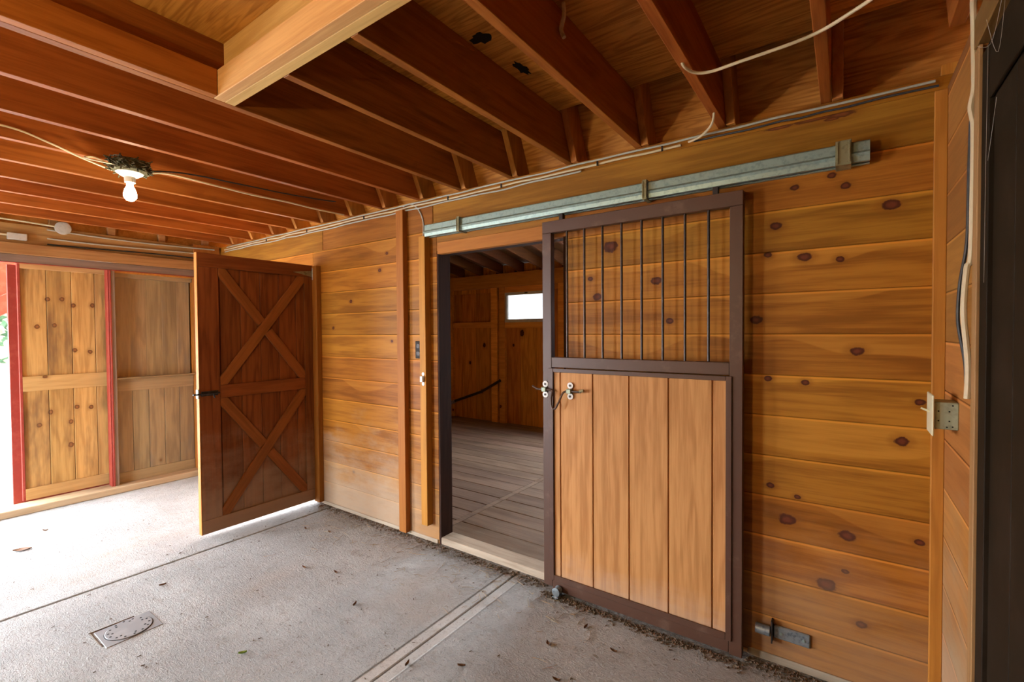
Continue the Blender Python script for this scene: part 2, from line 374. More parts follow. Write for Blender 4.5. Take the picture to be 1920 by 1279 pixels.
# floor slabs with open joints
fl = MB()
fl.box(-7.0, -3.609, -1.75, 2.60, -.25, 0, .1); fl.box(-3.591, -1.654, -1.75, 2.60, -.25, 0, .4); fl.box(-1.646, 1.0, -1.75, 2.60, -.25, 0, .7)
fl.box(-7.0, 1.0, -1.75, 2.60, -.3, -.018, .5)
fo = struct(fl.build('floor', M['concrete'], bev=.004))
# main wall of horizontal boards
mw = MB(); HD = 2.065
boards(mw, 'X', EX-.11, -4.75, WY, WY+.11, 0, 2.39, PZ, ZR)
boards(mw, 'X', -4.75, -3.84, WY, WY+.11, 2.08, 2.39, PZ, ZR)
boards(mw, 'X', -3.84, -2.33, WY, WY+.11, 0, 2.209, PZ, ZR)
boards(mw, 'X', -2.33, -1.31, WY, WY+.11, HD, 2.209, PZ, ZR)
boards(mw, 'X', -1.31, RX+.09, WY, WY+.11, 0, 2.209, PZ, ZR)
mw.box(-3.84, RX+.09, WY+.002, WY+.11, 2.209, 2.39, .31)
mw.box(EX-.11, RX+.09, WY+.012, WY+.11, 2.39, ZJ, .77)
struct(mw.build('wall_back', M['wall'], bev=.0028))
# wide top board over the rail, in two lengths
tb = MB(); tb.box(-3.68, -2.36, WY-.004, WY, 2.212, 2.392, .2).box(-2.355, RX, WY-.004, WY+.001, 2.212, 2.392, .63)
tb.box(EX, -3.685, WY-.004, WY, 2.212, 2.392, .9)
struct(tb.build('trim_1', wood('top_board_pine', (.38, .150, .018), (.24, .082, .009), 'X', knots=.3, kn_size=.01, rings=16, contrast=.9, klist=[(-.24, 2.38, 2.385, .06, .007), (-.11, 2.38, 2.388, .08, .009), (-.02, 2.38, 2.383, .05, .012), (-.05, 2.38, 2.372, .03, .006)]), bev=.002))
# corner upright
struct(MB().box(.268, RX, WY-.024, WY, 0, 2.385).build('trim_2', M['pine_z'], bev=.002))
# upright battens left of the stall doorway
struct(MB().box(-2.70, -2.625, WY-.045, WY, .02, 2.39).build('trim_3', M['pine_z'], bev=.002))
struct(MB().box(-2.452, -2.392, WY-.055, WY, .13, 2.17).build('trim_4', M['pine_z'], bev=.002))
struct(MB().box(-3.80, -3.725, WY-.045, WY, 0.02, 2.08).build('trim_5', M['pine_z'], bev=.002))
# doorway linings
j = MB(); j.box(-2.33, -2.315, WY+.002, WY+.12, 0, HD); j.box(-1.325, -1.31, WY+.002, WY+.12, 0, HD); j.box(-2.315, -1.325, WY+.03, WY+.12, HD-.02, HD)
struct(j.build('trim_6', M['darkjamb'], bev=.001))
struct(MB().box(-2.312, -1.30, WY-.012, WY+.03, HD-.025, HD+.055).build('trim_7', M['pine'], bev=.002))
struct(MB().box(-2.33, -1.31, WY+.004, WY+.125, 0, .047).build('trim_8', M['sill'], bev=.004))
# pale worn kick strip along the foot of the wall
struct(MB().box(-3.72, -2.34, WY-.008, WY, 0, .03).build('baseboard_back', M['sill'], bev=.003))
struct(MB().box(-.36, RX-.04, WY-.008, WY, 0, .035).build('baseboard_back', M['sill'], bev=.003))
# right wall
rw = MB(); boards(rw, 'Y', 1.83, WY, RX, RX+.09, 0, 2.40, PZ, ZR-.03)
boards(rw, 'Y', -1.7, 1.83, RX+.05, RX+.09, 0, 2.40, PZ, ZR-.03)
struct(rw.build('wall_right', M['rightw'], bev=.003))
struct(MB().box(RX-.010, RX, 1.812, 1.862, 0, 2.28).build('trim_9', M['rightt'], bev=.002))
struct(MB().box(RX-.012, RX+.05, -1.7, 1.86, 2.285, 2.372).build('trim_10', wood('right_top_plate', (.22, .11, .035), (.13, .055, .016), 'Y'), bev=.003))
# dark painted sliding door parked along the right wall
dr = thing('door_1', 'tall dark brown painted door standing along the right-hand wall', 'door', (RX+.02, 1.0, 0)); dr['kind'] = 'structure'
MB().box(RX-.002, RX+.045, 1.735, 1.812, .01, 2.25).build('stile', M['dark'], dr, bev=.002)
d = MB()
for k in range(12): d.box(RX+.008, RX+.04, 1.733-.2*(k+1)+.003, 1.733-.2*k, .02, 2.24)
d.build('panel', M['dark'], dr, bev=.003)
MB().box(RX-.002, RX+.006, -.6, 1.733, 2.10, 2.25).build('rail', M['dark'], dr, bev=.002)

# end wall (left) with its doorways
ew = MB(); OY0, OY1, OT = -1.25, 1.412, 2.105
ew.box(EX-.1, EX, -1.7, OY0, 0, 2.45, .5); ew.box(EX-.1, EX-.005, 2.12, 2.375, 0, 2.45, .2)
ew.box(EX-.13, EX-.025, 1.455, 2.375, OT-.02, 2.171, .4); ew.box(EX-.13, EX-.1, 2.10, 2.375, 0, 2.17, .4)
struct(ew.build('wall_left', M['pine_z'], bev=.003))
struct(MB().box(EX-.1, EX, OY1, 1.455, 0.06, OT).build('trim_19', wood('dull_post', (.22, .15, .11), (.13, .09, .07), 'Z', var=.1), bev=.002))
struct(MB().box(EX-.02, EX+.006, -1.3, 2.38, OT, 2.17).build('trim_11', M['taupe'], bev=.002))
struct(MB().box(EX-.1, EX+.03, -1.3, 2.38, 2.172, 2.265).build('trim_12', M['beam_y'], bev=.004))
struct(MB().box(EX-.1, EX-.01, -1.7, 2.38, 2.267, 2.43).build('trim_13', M['beam_y'], bev=.004))
bl = MB()
for y in [-.95+.4*k for k in range(9)]: bl.box(EX-.08, EX-.03, y-.028, y+.028, 2.43, ZJ+.22)
struct(bl.build('trim_14', M['beam_y'], bev=.002))
r1 = MB(); r1.box(EX-.004, EX+.008, 1.412, 1.424, .05, OT); r1.box(EX-.09, EX-.004, 1.40, 1.412, .05, OT)
r1.box(EX-.004, EX+.008, 2.118, 2.16, .05, OT); r1.box(EX-.004, EX+.010, -1.3, 2.118, OT-.006, OT)
struct(r1.build('trim_15', M['redp'], bev=.001))
struct(MB().box(EX-.12, EX+.07, -1.7, 2.38, 0, .06).build('trim_16', M['sill_y'], bev=.006))

def plank_door(name, x, ys, z0, z1, zm, planks, mp, mr, edge, parts=True, recess=0.02):
    o = thing(name, '', 'door', (x, (ys[0]+ys[1])/2, z0)); o['kind'] = 'structure'
    y0, y1 = ys; a = MB(); wd = (y1-y0)/planks
    for k in range(planks):
        a.box(x-.04, x-recess, y0+wd*k+.0015, y0+wd*(k+1)-.0015, z0, z1)
    a.build('planks', mp, o, bev=.003)
    MB().box(x-recess, x, y0, y1, z0, z0+.10).build('bottom_rail', mr, o, bev=.002)
    MB().box(x-recess, x, y0, y1, zm-.13, zm).build('middle_rail', mr, o, bev=.002)
    MB().box(x-recess, x, y0, y1, z1-.05, z1).build('top_rail', mr, o, bev=.002)
    return o
# knotty sliding door, half across the end doorway
dl = plank_door('door_2', EX-.115, (.845, 1.50), .07, 2.12, 1.14, 4, M['weather'], M['weather_y'], None)
dl['label'] = 'knotty yellow-brown plank door across the outside doorway, with red edge'

MB().box(EX-.19, EX-.155, .775, 1.50, .03, 2.10).build('outer_skin', M['redp'], dl, bev=.002)
MB().box(EX-.155, EX-.115, .828, .845, .07, 2.12).build('edge_trim', M['redp'], dl, bev=.001)
# greyed plank door parked beside it
dg = plank_door('door_3', EX-.06, (1.455, 2.118), .06, OT-.01, 1.075, 5, M['greyw'], M['greyw_y'], None, recess=.045)
dg['label'] = 'greyed plank door in two halves beside the red post'
gl = MB(); wd = (2.118-1.455)/5
gl.box(EX-.107, EX-.101, 1.455, 2.118, .06, OT)
for k in range(5): gl.box(EX-.078, EX-.066, 1.455+wd*k+.0015, 1.455+wd*(k+1)-.0015, .16, 1.0)
gl.build('lower_planks', M['greyw'], dg, bev=.002)
MB().box(EX-.06, EX-.01, 1.455, 2.118, 1.068, 1.082).build('ledge', M['greyw_y'], dg, bev=.002)
# front wall behind the camera with a wide doorway
fw = MB(); boards(fw, 'X', EX-.1, -4.7, -1.7, -1.6, 0, 2.45, PZ, ZR); boards(fw, 'X', -3.8, RX+.1, -1.7, -1.6, 0, 2.45, PZ, ZR); boards(fw, 'X', -4.7, -3.8, -1.7, -1.6, 2.1, 2.45, PZ, ZR)
struct(fw.build('wall_front', M['wall'], bev=.003))

# loft floor (the plywood ceiling)
cl = MB(); xs = [-5.8, -4.56, -3.32, -2.11, -.865, .375, .95]
for a, b2 in zip(xs, xs[1:]): cl.box(a+.001, b2-.001, -1.7, 2.24, ZL, ZL+.018)
struct(cl.build('ceiling', M['ply'], bev=.001))
# steep lower roof slope seen between the joist tails, and the roof over the loft
DY, DZ = -.414, .91; RN = (.91, .414)
A = Vector((2.37, ZJ)); dv = Vector((DY, DZ)); nv = Vector(RN)
def slope(pa, la, lb, n0, n1):
    p = [A+dv*la+nv*n0, A+dv*lb+nv*n0, A+dv*lb+nv*n1, A+dv*la+nv*n1]; return [tuple(q) for q in p]
rf = MB(); rf.prism(slope(0, -.06, .50, .142, .158), 'X', -5.8, -2.09); rf.prism(slope(0, -.06, .50, .142, .158), 'X', -2.088, .95)
rf.prism(slope(0, .503, 1.6, .142, .158), 'X', -5.8, .95)
struct(rf.build('ceiling', M['ply'])); rf = MB()
rf.prism([(1.85, 3.90), (.35, 4.75), (.35, 4.78), (1.87, 3.93)], 'X', -5.8, .95)
struct(rf.build('ceiling', M['ply'])); rf = MB()
rf.prism([(-1.15, 3.90), (.35, 4.75), (.35, 4.78), (-1.17, 3.93)], 'X', -5.8, .95)
struct(rf.build('ceiling', M['ply'])); rf = MB()
rf.prism([(-1.70, 2.45), (-1.15, 3.90), (-1.17, 3.93), (-1.73, 2.45)], 'X', -5.8, .95)
struct(rf.build('ceiling', M['ply']))
gb = MB()
for x0, x1 in ((-5.82, -5.8), (.95, .97)):
    gb.prism([(-1.72, 2.45), (2.52, 2.45), (1.87, 3.93), (.35, 4.77), (-1.17, 3.93)], 'X', x0, x1)
gb.box(.95, .97, -1.7, 6.1, 0, 2.45); gb.box(RX+.09, .97, -1.72, -1.70, 0, 2.45)
gb.box(-5.82, -5.74, -1.7, 2.62, 2.18, 2.80)
struct(gb.build('wall_side', M['stall_x']))

# ---- stall room behind the wall
BY = 6.0
sf = MB(); y = WY+.125
k = 0
while y < BY:
    y2 = min(y+.19, BY)
    gq = .004 if y < 3.4 else .0015
    sf.box(-3.75 if y < 3.8 else EX, -2.46, y+gq, y2-gq+(.06 if y2 >= BY else 0), -.03, .04); sf.box(-2.40, .3, y+gq, y2-gq+(.06 if y2 >= BY else 0), -.03, .04); y = y2
sf.box(-2.455, -2.405, WY+.13, BY, -.03, .041); sf.box(-3.75, .3, WY+.12, BY, -.05, -.02); sf.box(EX, -3.75, 3.8, BY, -.05, -.02)
struct(sf.build('floor', M['plank_floor'], bev=.003))
sw = MB(); x = EX
while x < .3:
    x2 = min(x+.30, .3)
    hatch = -2.6 < (x+x2)/2 < -1.1
    for z0, z1 in ((0.0, 1.15 if hatch else 1.60), (2.13, 2.553)): sw.box(x+.0015, x2-.0015, BY+.04, BY+.06, z0, z1)
    if x2 < -4.35 or x > -3.62 and not -2.6 < (x+x2)/2 < -1.1: sw.box(x+.0015, x2-.0015, BY+.04, BY+.06, 1.60, 2.13)
    x = x2
sw.box(EX, -4.37, BY+.06, BY+.07, 0, 2.55); sw.box(-4.37, -3.60, BY+.06, BY+.07, 0, 1.665); sw.box(-3.62, -2.6, BY+.06, BY+.07, 0, 2.55); sw.box(-4.37, .3, BY+.06, BY+.07, 2.13, 2.55); sw.box(-2.6, .3, BY+.06, BY+.07, 0, 1.14)
struct(sw.build('wall_stall_back', M['stall'], bev=.004))
struct(MB().box(EX, .3, BY-.04, BY+.04, 2.20, 2.415).build('trim_17', M['stall_x'], bev=.003))
st = MB()
for x0, x1 in ((-5.62, -5.50), (-4.66, -4.54), (-4.50, -4.39), (-3.61, -3.53), (-3.42, -3.30), (-2.9, -2.8), (-1.7, -1.6)): st.box(x0, x1, BY-.02, BY+.04, .04, 2.20)
st.box(-5.50, -4.66, BY-.01, BY+.04, 1.56, 1.655); st.box(-4.39, -3.61, BY-.012, BY+.04, 1.555, 1.6425); st.box(-4.39, -3.61, BY-.012, BY+.04, 2.11, 2.20); st.box(-3.30, -2.9, BY-.01, BY+.04, 1.56, 1.66)
struct(st.build('trim_18', M['stall_x'], bev=.003))
# back-window
wn = thing('window_1', 'small horizontal window with pale frame in the stall back wall', 'window', (-3.9, BY, 1.64)); wn['kind'] = 'structure'
wf = MB(); wf.box(-4.385, -3.615, BY-.015, BY+.02, 1.642, 1.690); wf.box(-4.385, -3.615, BY-.015, BY+.02, 2.066, 2.108); wf.box(-4.385, -4.345, BY-.015, BY+.02, 1.690, 2.066); wf.box(-3.655, -3.615, BY-.015, BY+.02, 1.690, 2.066)
wf.build('window_frame', M['boxgrey'], wn, bev=.002)
MB().box(-4.345, -3.655, BY+.008, BY+.012, 1.690, 2.066).build('pane', M['glass'], wn)
MB().box(-4.0, -3.95, BY-.025, BY-.015, 2.083, 2.10).build('catch', M['iron'], wn)
sl = MB()
def leftwall(mb, y0, y1, z0, z1): mb.box(EX-.1, EX, y0, y1, z0, z1)
leftwall(sl, 3.75, BY+.06, 0, 2.45); sl.box(-3.80, -3.75, WY+.11, 3.8, 0, 3.05); sl.box(EX-.1, -3.80, 3.75, 3.8, 0, 2.95)  # unseen partition and cross wall added to channel skylight to the braced leaf doorway
sl.prism([(3.75, 2.45), (BY+.06, 2.45), (BY+.06, 2.56), (3.75, 2.97)], 'X', EX-.1, EX)
sl.box(.3, .4, WY+.11, BY+.06, 0, 3.3)
struct(sl.build('wall_stall_side', M['stall'], bev=.002))
lr = MB()
sl_ = .18
for a, b2, ys in ((-5.8, -3.79, 3.75), (-3.788, .5, 2.2)):
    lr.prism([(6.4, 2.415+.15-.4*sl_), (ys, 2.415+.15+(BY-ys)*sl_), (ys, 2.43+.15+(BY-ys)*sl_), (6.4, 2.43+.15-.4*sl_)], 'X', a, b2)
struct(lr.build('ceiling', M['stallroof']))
# ---- outside
struct(MB().box(-40, 30, -40, 40, -.12, -.06).build('ground', M['ground']))

# ================================================================ THINGS
def dup(root, loc, label=None, name=None):
    r = root.copy(); col.objects.link(r); r.location = loc; r['_o'] = tuple(loc)
    if label: r['label'] = label
    for ch in list(root.children):
        c = ch.copy(); col.objects.link(c); c.parent = r
        for g in ch.children:
            d2 = g.copy(); col.objects.link(d2); d2.parent = c
    return r
ords = ['', 'second ', 'third ', 'fourth ', 'fifth ', 'sixth ', 'seventh ', 'eighth ', 'ninth ', 'tenth ', 'eleventh ', 'twelfth ', 'thirteenth ', 'fourteenth ', 'fifteenth ']
# ceiling joists (right edges, from the right-hand wall leftwards)
JX = [-.052-.4055*k for k in range(14)]
JG = 'joists under the plywood loft floor'
full = MB().box(-.038, 0, -1.68, 2.405, ZJ, ZL).build('ceiling_joist', M['joist'], bev=.002, origin=(-.019, 0, ZJ))
full.location = (JX[0]-.019, 0, ZJ)
short = MB().box(-.038, 0, .952, 2.405, ZJ, ZL).build('ceiling_joist', M['joist'], bev=.002, origin=(-.019, .952, ZJ))
f1 = s1 = False
for k, x in enumerate(JX):
    lb = {0: 'rough joist running overhead nearest the right-hand wall', 5: 'long joist with a narrow board nailed to its lower edge, carrying the pale header',
          13: 'last ceiling joist, above the end wall beam'}.get(k, 'red-brown ceiling joist, %scounting from the right-hand wall' % ords[k])
    if k == 0: tag(full, lb, 'joist', JG); continue
    if k == 5: x = -2.09
    if k == 13: x = -5.33
    if k in (3, 4):
        if not s1: s1 = True; o = short; o.location = (x-.019, .952, ZJ)
        else: o = short.copy(); col.objects.link(o); o.location = (x-.019, .952, ZJ)
        tag(o, lb + ', butting the header', 'joist', JG)
    else:
        o = full.copy(); col.objects.link(o); o.location = (x-.019, 0, ZJ); tag(o, lb, 'joist', JG)
# doubled edge of the framed opening
tag(MB().box(-2.0895, -2.05, -1.68, .868, ZJ, ZJ+.105).build('ledger_board', M['joist'], bev=.002, origin=(-2.07, .8, ZJ)),
    'narrow ledger board nailed along the joist at the pale header corner', 'board')
h = thing('ceiling_header', 'pale knotty header beam crossing the joists overhead, stepped in two boards', 'beam', (-1.5, .9, ZJ)); h['kind'] = 'thing'
MB().box(-2.0895, -.905, .911, .951, ZJ, ZL).build('upper_board', M['header'], h, bev=.002)
MB().box(-2.0895, -.905, .870, .9105, ZJ, ZJ+.105).build('lower_board', M['header'], h, bev=.002)
# rafter tails standing beside each joist end
rp = MB(); pts = slope(0, 0, 1.55, 0, .14)
low = [(2.37, ZJ), (2.37+.14/.91, ZJ)]
top = [tuple(A+dv*1.55+nv*.14), tuple(A+dv*1.55)]
rp.prism([low[0], low[1], top[0], top[1]], 'X', 0, .038)
rt = rp.build('rafter', M['rafter'], bev=.002, origin=(0.019, 2.37, ZJ))
for k, x in enumerate(JX):
    if k == 5: x = -2.09
    if k == 13: x = -5.33
    o = rt if k == 0 else rt.copy()
    if k: col.objects.link(o)
    o.location = (x+.0015+.019, 2.37, ZJ)
    tag(o, 'sloping roof rafter foot beside the %sceiling joist from the right-hand wall' % (ords[k] or 'first '), 'rafter', 'rafter feet along the wall top')
# one more joist over the right wall
o = MB().prism([(-1.68, ZJ), (2.03, ZJ), (2.16, ZL), (-1.68, ZL)], 'X', .262, .300).build('ceiling_joist', M['joist'], bev=.002, origin=(.281, 0, ZJ))
tag(o, 'joist stub with slanted end above the right-hand wall', 'joist', JG)
# lean-to rafters inside the stall
g = MB()
def lz(y): return 2.415+(BY-y)*sl_
g.prism([(BY+.05, lz(BY+.05)), (BY+.05, lz(BY+.05)+.148), (2.55, lz(2.55)+.148), (2.55, lz(2.55))], 'X', -.038, 0)
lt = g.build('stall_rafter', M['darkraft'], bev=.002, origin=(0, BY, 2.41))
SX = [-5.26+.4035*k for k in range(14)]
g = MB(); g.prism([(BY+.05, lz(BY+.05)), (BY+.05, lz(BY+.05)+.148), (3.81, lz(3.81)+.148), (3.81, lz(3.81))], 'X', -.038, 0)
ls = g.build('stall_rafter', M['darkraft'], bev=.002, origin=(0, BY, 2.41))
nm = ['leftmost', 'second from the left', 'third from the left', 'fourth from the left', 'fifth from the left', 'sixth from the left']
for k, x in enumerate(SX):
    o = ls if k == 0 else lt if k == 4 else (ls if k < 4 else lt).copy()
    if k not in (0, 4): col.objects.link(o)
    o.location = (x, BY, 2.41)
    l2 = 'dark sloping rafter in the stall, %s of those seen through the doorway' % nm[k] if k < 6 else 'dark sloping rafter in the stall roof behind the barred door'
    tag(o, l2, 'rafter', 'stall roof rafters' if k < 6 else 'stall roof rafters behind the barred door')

# ---- galvanized rail with brackets
RY0, RY1 = WY-.075, WY-.012
rl = thing('door_rail', 'long grey-green galvanized track mounted above the stall doorway', 'rail', (-1.15, WY, 2.16))
t = MB(); zt, zb = 2.24, 2.158
x0, x1 = -2.372, .075
t.prism([(RY1, zt), (RY0+.01, zt), (RY0, zt-.006), (RY0, zb+.040), (RY0-.010, zb+.030), (RY0-.002, zb+.020), (RY0+.002, zb), (RY0+.02, zb), (RY0+.02, zb+.003), (RY0+.005, zb+.004), (RY0+.004, zt-.01), (RY1-.004, zt-.008),
         (RY1-.004, zb+.004), (RY1-.02, zb+.003), (RY1-.02, zb), (RY1, zb)], 'X', x0, x1)
t.build('track', M['galv'], rl, bev=.0008)
for bx in (-2.05, -.815, -.01):
    w2 = .011 if bx != -.01 else .026
    b = MB(); b.box(bx-w2, bx+w2, RY0-.016, RY0-.011, zb-.004, zt+.002); b.box(bx-w2, bx+w2, RY0-.016, WY, zt+.001, zt+.007); b.box(bx-w2, bx+w2, RY0-.016, RY1, zb-.008, zb-.003)
    for q in (-1, 1): b.box(bx+q*w2*.75-.003, bx+q*w2*.75+.003, RY0-.021, RY0-.016, zb, zt)
    br = b.build('bracket', M['brass'], rl, bev=.001)
    for q in (-.6, .6): MB().lathe((bx+q*w2*1.6, WY-.012, zt+.012), [(.007, -.006), (.007, .006)], 8, 'Y').build('bolt', M['iron'], br)
# ---- barred sliding stall door
DX0, DX1, DF, DB = -1.418, -.372, 2.302, 2.342
sg = thing('barred_stall_gate', 'half-open sliding stall door with brown frame, steel bars above and tan grooved panel below', 'stall door', ((DX0+DX1)/2, 2.32, .03))
MB().box(DX0, DX0+.058, DF, DB, .035, 2.055).build('left_stile', M['frame'], sg, bev=.002)
MB().box(DX1-.055, DX1, DF, DB, .012, 2.055).build('right_stile', M['frame'], sg, bev=.002)
MB().box(DX0, DX1, DF, DB, 2.056, 2.122).build('top_rail', M['frame'], sg, bev=.002)
MB().box(DX0+.0585, DX1-.0555, DF, DB, 1.294, 1.352).build('middle_rail', M['frame'], sg, bev=.002)
MB().box(DX0+.0585, DX1-.0555, DF, DB, .018, .075).build('bottom_rail', M['frame'], sg, bev=.002)
c = MB(); a0, a1 = DX0+.0587, DX1-.0557
c.box(a0-.02, a0+.012, DF-.008, DF-.0005, .076, 1.29); c.box(a1-.013, a1+.012, DF-.008, DF-.0005, .076, 1.29); c.box(a0+.0125, a1-.0135, DF-.008, DF-.0005, 1.268, 1.29); c.box(a0+.0125, a1-.0135, DF-.008, DF-.0005, .076, .108)
c.build('panel_channel', M['frame'], sg, bev=.0015)
p = MB(); gx = [a0+.012, -1.306, -1.106, -.903, -.702, -.4995, a1-.013]
for i in range(6):
    s0 = gx[i]+(.0035 if i else 0); s1_ = gx[i+1]-(.0035 if i < 5 else 0)
    p.box(s0, s1_, DF+.004, DF+.022, .10, 1.27, .5+.03*i)
p.box(gx[0], gx[-1], DF+.012, DF+.024, .10, 1.27, .5)
p.build('grooved_panel', M['panel'], sg, bev=.0015)
for k in range(8):
    bx = -1.268+.1067*k
    MB().tube([(bx, 2.322, 1.350), (bx, 2.322, 2.058)], .0062, 10, smoothpath=False).build('bar', M['steel'], sg)
for bx in (-1.30, -.49):
    MB().box(bx-.012, bx+.012, 2.31, 2.335, 2.1225, 2.157).build('trolley_hanger', M['iron'], sg, bev=.001)
# latch on the gate: two keepers, sliding bolt bent down in a U
la = thing('latch', 'bent rod bolt with two white-washered keepers on the barred door', 'latch', (-1.32, 2.29, 1.165))
for kx in (-1.398, -1.238):
    for q in (-1, 1):
        ko = MB().lathe((kx, 2.2975, 1.168+q*.03), [(.0175, -.0028), (.0175, .0028)], 18, 'Y', smooth=False).build('keeper_washer', M['white'], la)
        MB().lathe((kx, 2.2935, 1.168+q*.03), [(.007, -.0015), (.006, .0015)], 10, 'Y').build('screw', M['iron'], ko)
    MB().box(kx-.014, kx+.014, 2.272, 2.301, 1.155, 1.181).build('keeper', M['boxg'], la, bev=.003)
b = MB(); b.tube([(-1.478, 2.284, 1.184), (-1.462, 2.284, 1.176), (-1.44, 2.284, 1.168), (-1.37, 2.284, 1.168), (-1.345, 2.283, 1.160), (-1.342, 2.265, 1.12), (-1.335, 2.26, 1.075), (-1.315, 2.26, 1.068), (-1.295, 2.262, 1.10), (-1.275, 2.275, 1.152), (-1.255, 2.284, 1.166), (-1.20, 2.284, 1.168), (-1.165, 2.284, 1.168)], .0058, 10)
b.build('bolt_rod', M['rod'], la)
MB().tube([(-1.175, 2.284, 1.172), (-1.15, 2.284, 1.176)], .0085, 8, smoothpath=False).build('rod_end', M['brass'], la)
# floor roller by the gate
fr = thing('floor_roller', 'small grimy floor guide roller at the foot of the barred door', 'roller', (-1.31, 2.27, 0))
MB().lathe((-1.315, 2.275, .035), [(.012, -.02), (.024, -.018), (.018, 0), (.024, .018), (.012, .02)], 16, 'Y').build('wheel', M['galvd'], fr)
MB().box(-1.335, -1.295, 2.25, 2.30, 0, .012).build('base_plate', M['galvd'], fr, bev=.002)
# wall guide / stay roller plate, low right
gd = thing('door_stay', 'low galvanized stay bracket screwed to the wall boards beside the barred door', 'bracket', (-.2, WY, .15))
g1 = MB(); g1.box(-.255, -.115, WY-.012, WY, .118, .176)
g1.build('plate', M['galvd'], gd, bev=.004)
MB().box(-.262, -.256, WY-.035, WY, .10, .20).build('flange', M['iron'], gd, bev=.001)
MB().lathe((-.295, WY-.024, .148), [(.018, -.03), (.022, -.028), (.022, .028), (.018, .03)], 14, 'X').build('roller', M['galvd'], gd)
for sx in (-.225, -.14): MB().lathe((sx, WY-.014, .147), [(.006, -.003), (.004, .002)], 8, 'Y').build('screw', M['galv'], gd)

# ---- X-braced leaf standing open across the aisle
LX = -3.79; y0, y1 = 1.448, 2.345; zb, zt = .035, 2.085
lf = thing('braced_leaf', 'dark red-brown plank door with two X braces, standing open across the aisle', 'barn door', (LX, 2.34, .03))
pl = MB(); n = 6; pw = (y1-y0)/n
for k in range(n): pl.box(LX-.04, LX-.0195, y0+pw*k+.001, y0+pw*(k+1)-.001, zb, zt)
pl.build('planks', M['leaf'], lf, bev=.003)
MB().box(LX-.019, LX, y0, y1, 1.985, zt).build('top_rail', M['leaf_y'], lf, bev=.002)
MB().box(LX-.019, LX, y0, y1, zb, zb+.10).build('bottom_rail', M['leaf_y'], lf, bev=.002)
MB().box(LX-.019, LX, 1.585, 2.262, 1.02, 1.115).build('middle_rail', M['leaf_y'], lf, bev=.002)
MB().box(LX-.019, LX, y0, 1.584, zb+.101, 1.984).build('lock_stile', M['leaf'], lf, bev=.002)
MB().box(LX-.019, LX, 2.263, y1, zb+.101, 1.984).build('hinge_stile', M['leaf'], lf, bev=.002)
MB().box(LX-.042, LX+.001, y0-.006, y0-.001, zb, zt).build('edge_strip', M['pine_z'], lf, bev=.001)
def clip(poly, a0, a1, b0, b1):
    for ax_, lim, sg_ in ((0, a0, 1), (0, a1, -1), (1, b0, 1), (1, b1, -1)):
        out = []
        for i in range(len(poly)):
            p_, q_ = poly[i], poly[(i+1) % len(poly)]; dp = (p_[ax_]-lim)*sg_; dq = (q_[ax_]-lim)*sg_
            if dp >= 0: out.append(p_)
            if (dp >= 0) != (dq >= 0): t_ = dp/(dp-dq); out.append((p_[0]+t_*(q_[0]-p_[0]), p_[1]+t_*(q_[1]-p_[1])))
        poly = out
    return poly
def brace(ya, za, yb, zb2, wd, xf, xb, parent, bay, ext=(.2, .2)):
    L = math.hypot(yb-ya, zb2-za); u = ((yb-ya)/L, (zb2-za)/L); n_ = (-u[1], u[0])
    pts = []
    for t_, q in ((-ext[0], -1), (L+ext[1], -1), (L+ext[1], 1), (-ext[0], 1)): pts.append((ya+u[0]*t_+n_[0]*q*wd/2, za+u[1]*t_+n_[1]*q*wd/2))
    pts = clip(pts, *bay); c = ((ya+yb)/2, (za+zb2)/2)
    loc = [((p_[0]-c[0])*u[0]+(p_[1]-c[1])*u[1], (p_[0]-c[0])*n_[0]+(p_[1]-c[1])*n_[1]) for p_ in pts]
    me = MB().prism(loc, 'Z', 0, xf-xb, .5).build('brace', M['leaf_x'], parent, bev=.002, origin=(0, 0, 0))
    ex = Vector((0, u[0], u[1])); ez = Vector((1, 0, 0)); ey = ez.cross(ex)
    po = Vector(parent['_o']); cc = Vector((xb, c[0], c[1]))-po
    me.matrix_local = Matrix(((ex.x, ey.x, ez.x, cc.x), (ex.y, ey.y, ez.y, cc.y), (ex.z, ey.z, ez.z, cc.z), (0, 0, 0, 1)))
    return me
def xbrace(za, zb3):
    a0, a1 = 1.586, 2.261; bay = (a0, a1, za+.001, zb3-.001)
    brace(a0+.025, za+.03, a1-.025, zb3-.03, .074, LX+.001, LX-.019, lf, bay)
    cy, cz = (a0+a1)/2, (za+zb3)/2; dy, dz = (a1-a0-.05), (za-zb3+.06); L = math.hypot(dy, dz); ux, uz = dy/L, dz/L
    gp = .042
    brace(a0+.025, zb3-.03, cy-ux*gp, cz-uz*gp, .074, LX, LX-.019, lf, bay, (.2, 0))
    brace(cy+ux*gp, cz+uz*gp, a1-.025, za+.03, .074, LX, LX-.019, lf, bay, (0, .2))
xbrace(1.115, 1.985); xbrace(.135, 1.02)
hg = MB(); hg.prism([(2.165, 2.015), (2.335, 1.985), (2.335, 2.04)], 'X', LX+.001, LX+.004)
hs_ = hg.build('hinge', M['brass'], lf)
MB().lathe((LX+.006, 2.34, 2.01), [(.008, -.05), (.008, .05)], 10, 'Z').build('hinge_pin', M['galvd'], hs_)
lb_ = MB(); lb_.tube([(LX+.014, 1.40, 1.062), (LX+.014, 1.575, 1.062)], .006, 8, smoothpath=False); lb_.box(LX+.001, LX+.01, 1.455, 1.565, 1.045, 1.08)
lb_.tube([(LX+.014, 1.53, 1.062), (LX+.03, 1.53, 1.045), (LX+.03, 1.535, 1.03)], .005, 8)
lb_.build('latch_bolt', M['iron'], lf)
MB().box(LX-.03, LX+.006, y0-.014, y0-.007, 1.03, 1.095).build('strike_plate', M['galv'], lf, bev=.001)

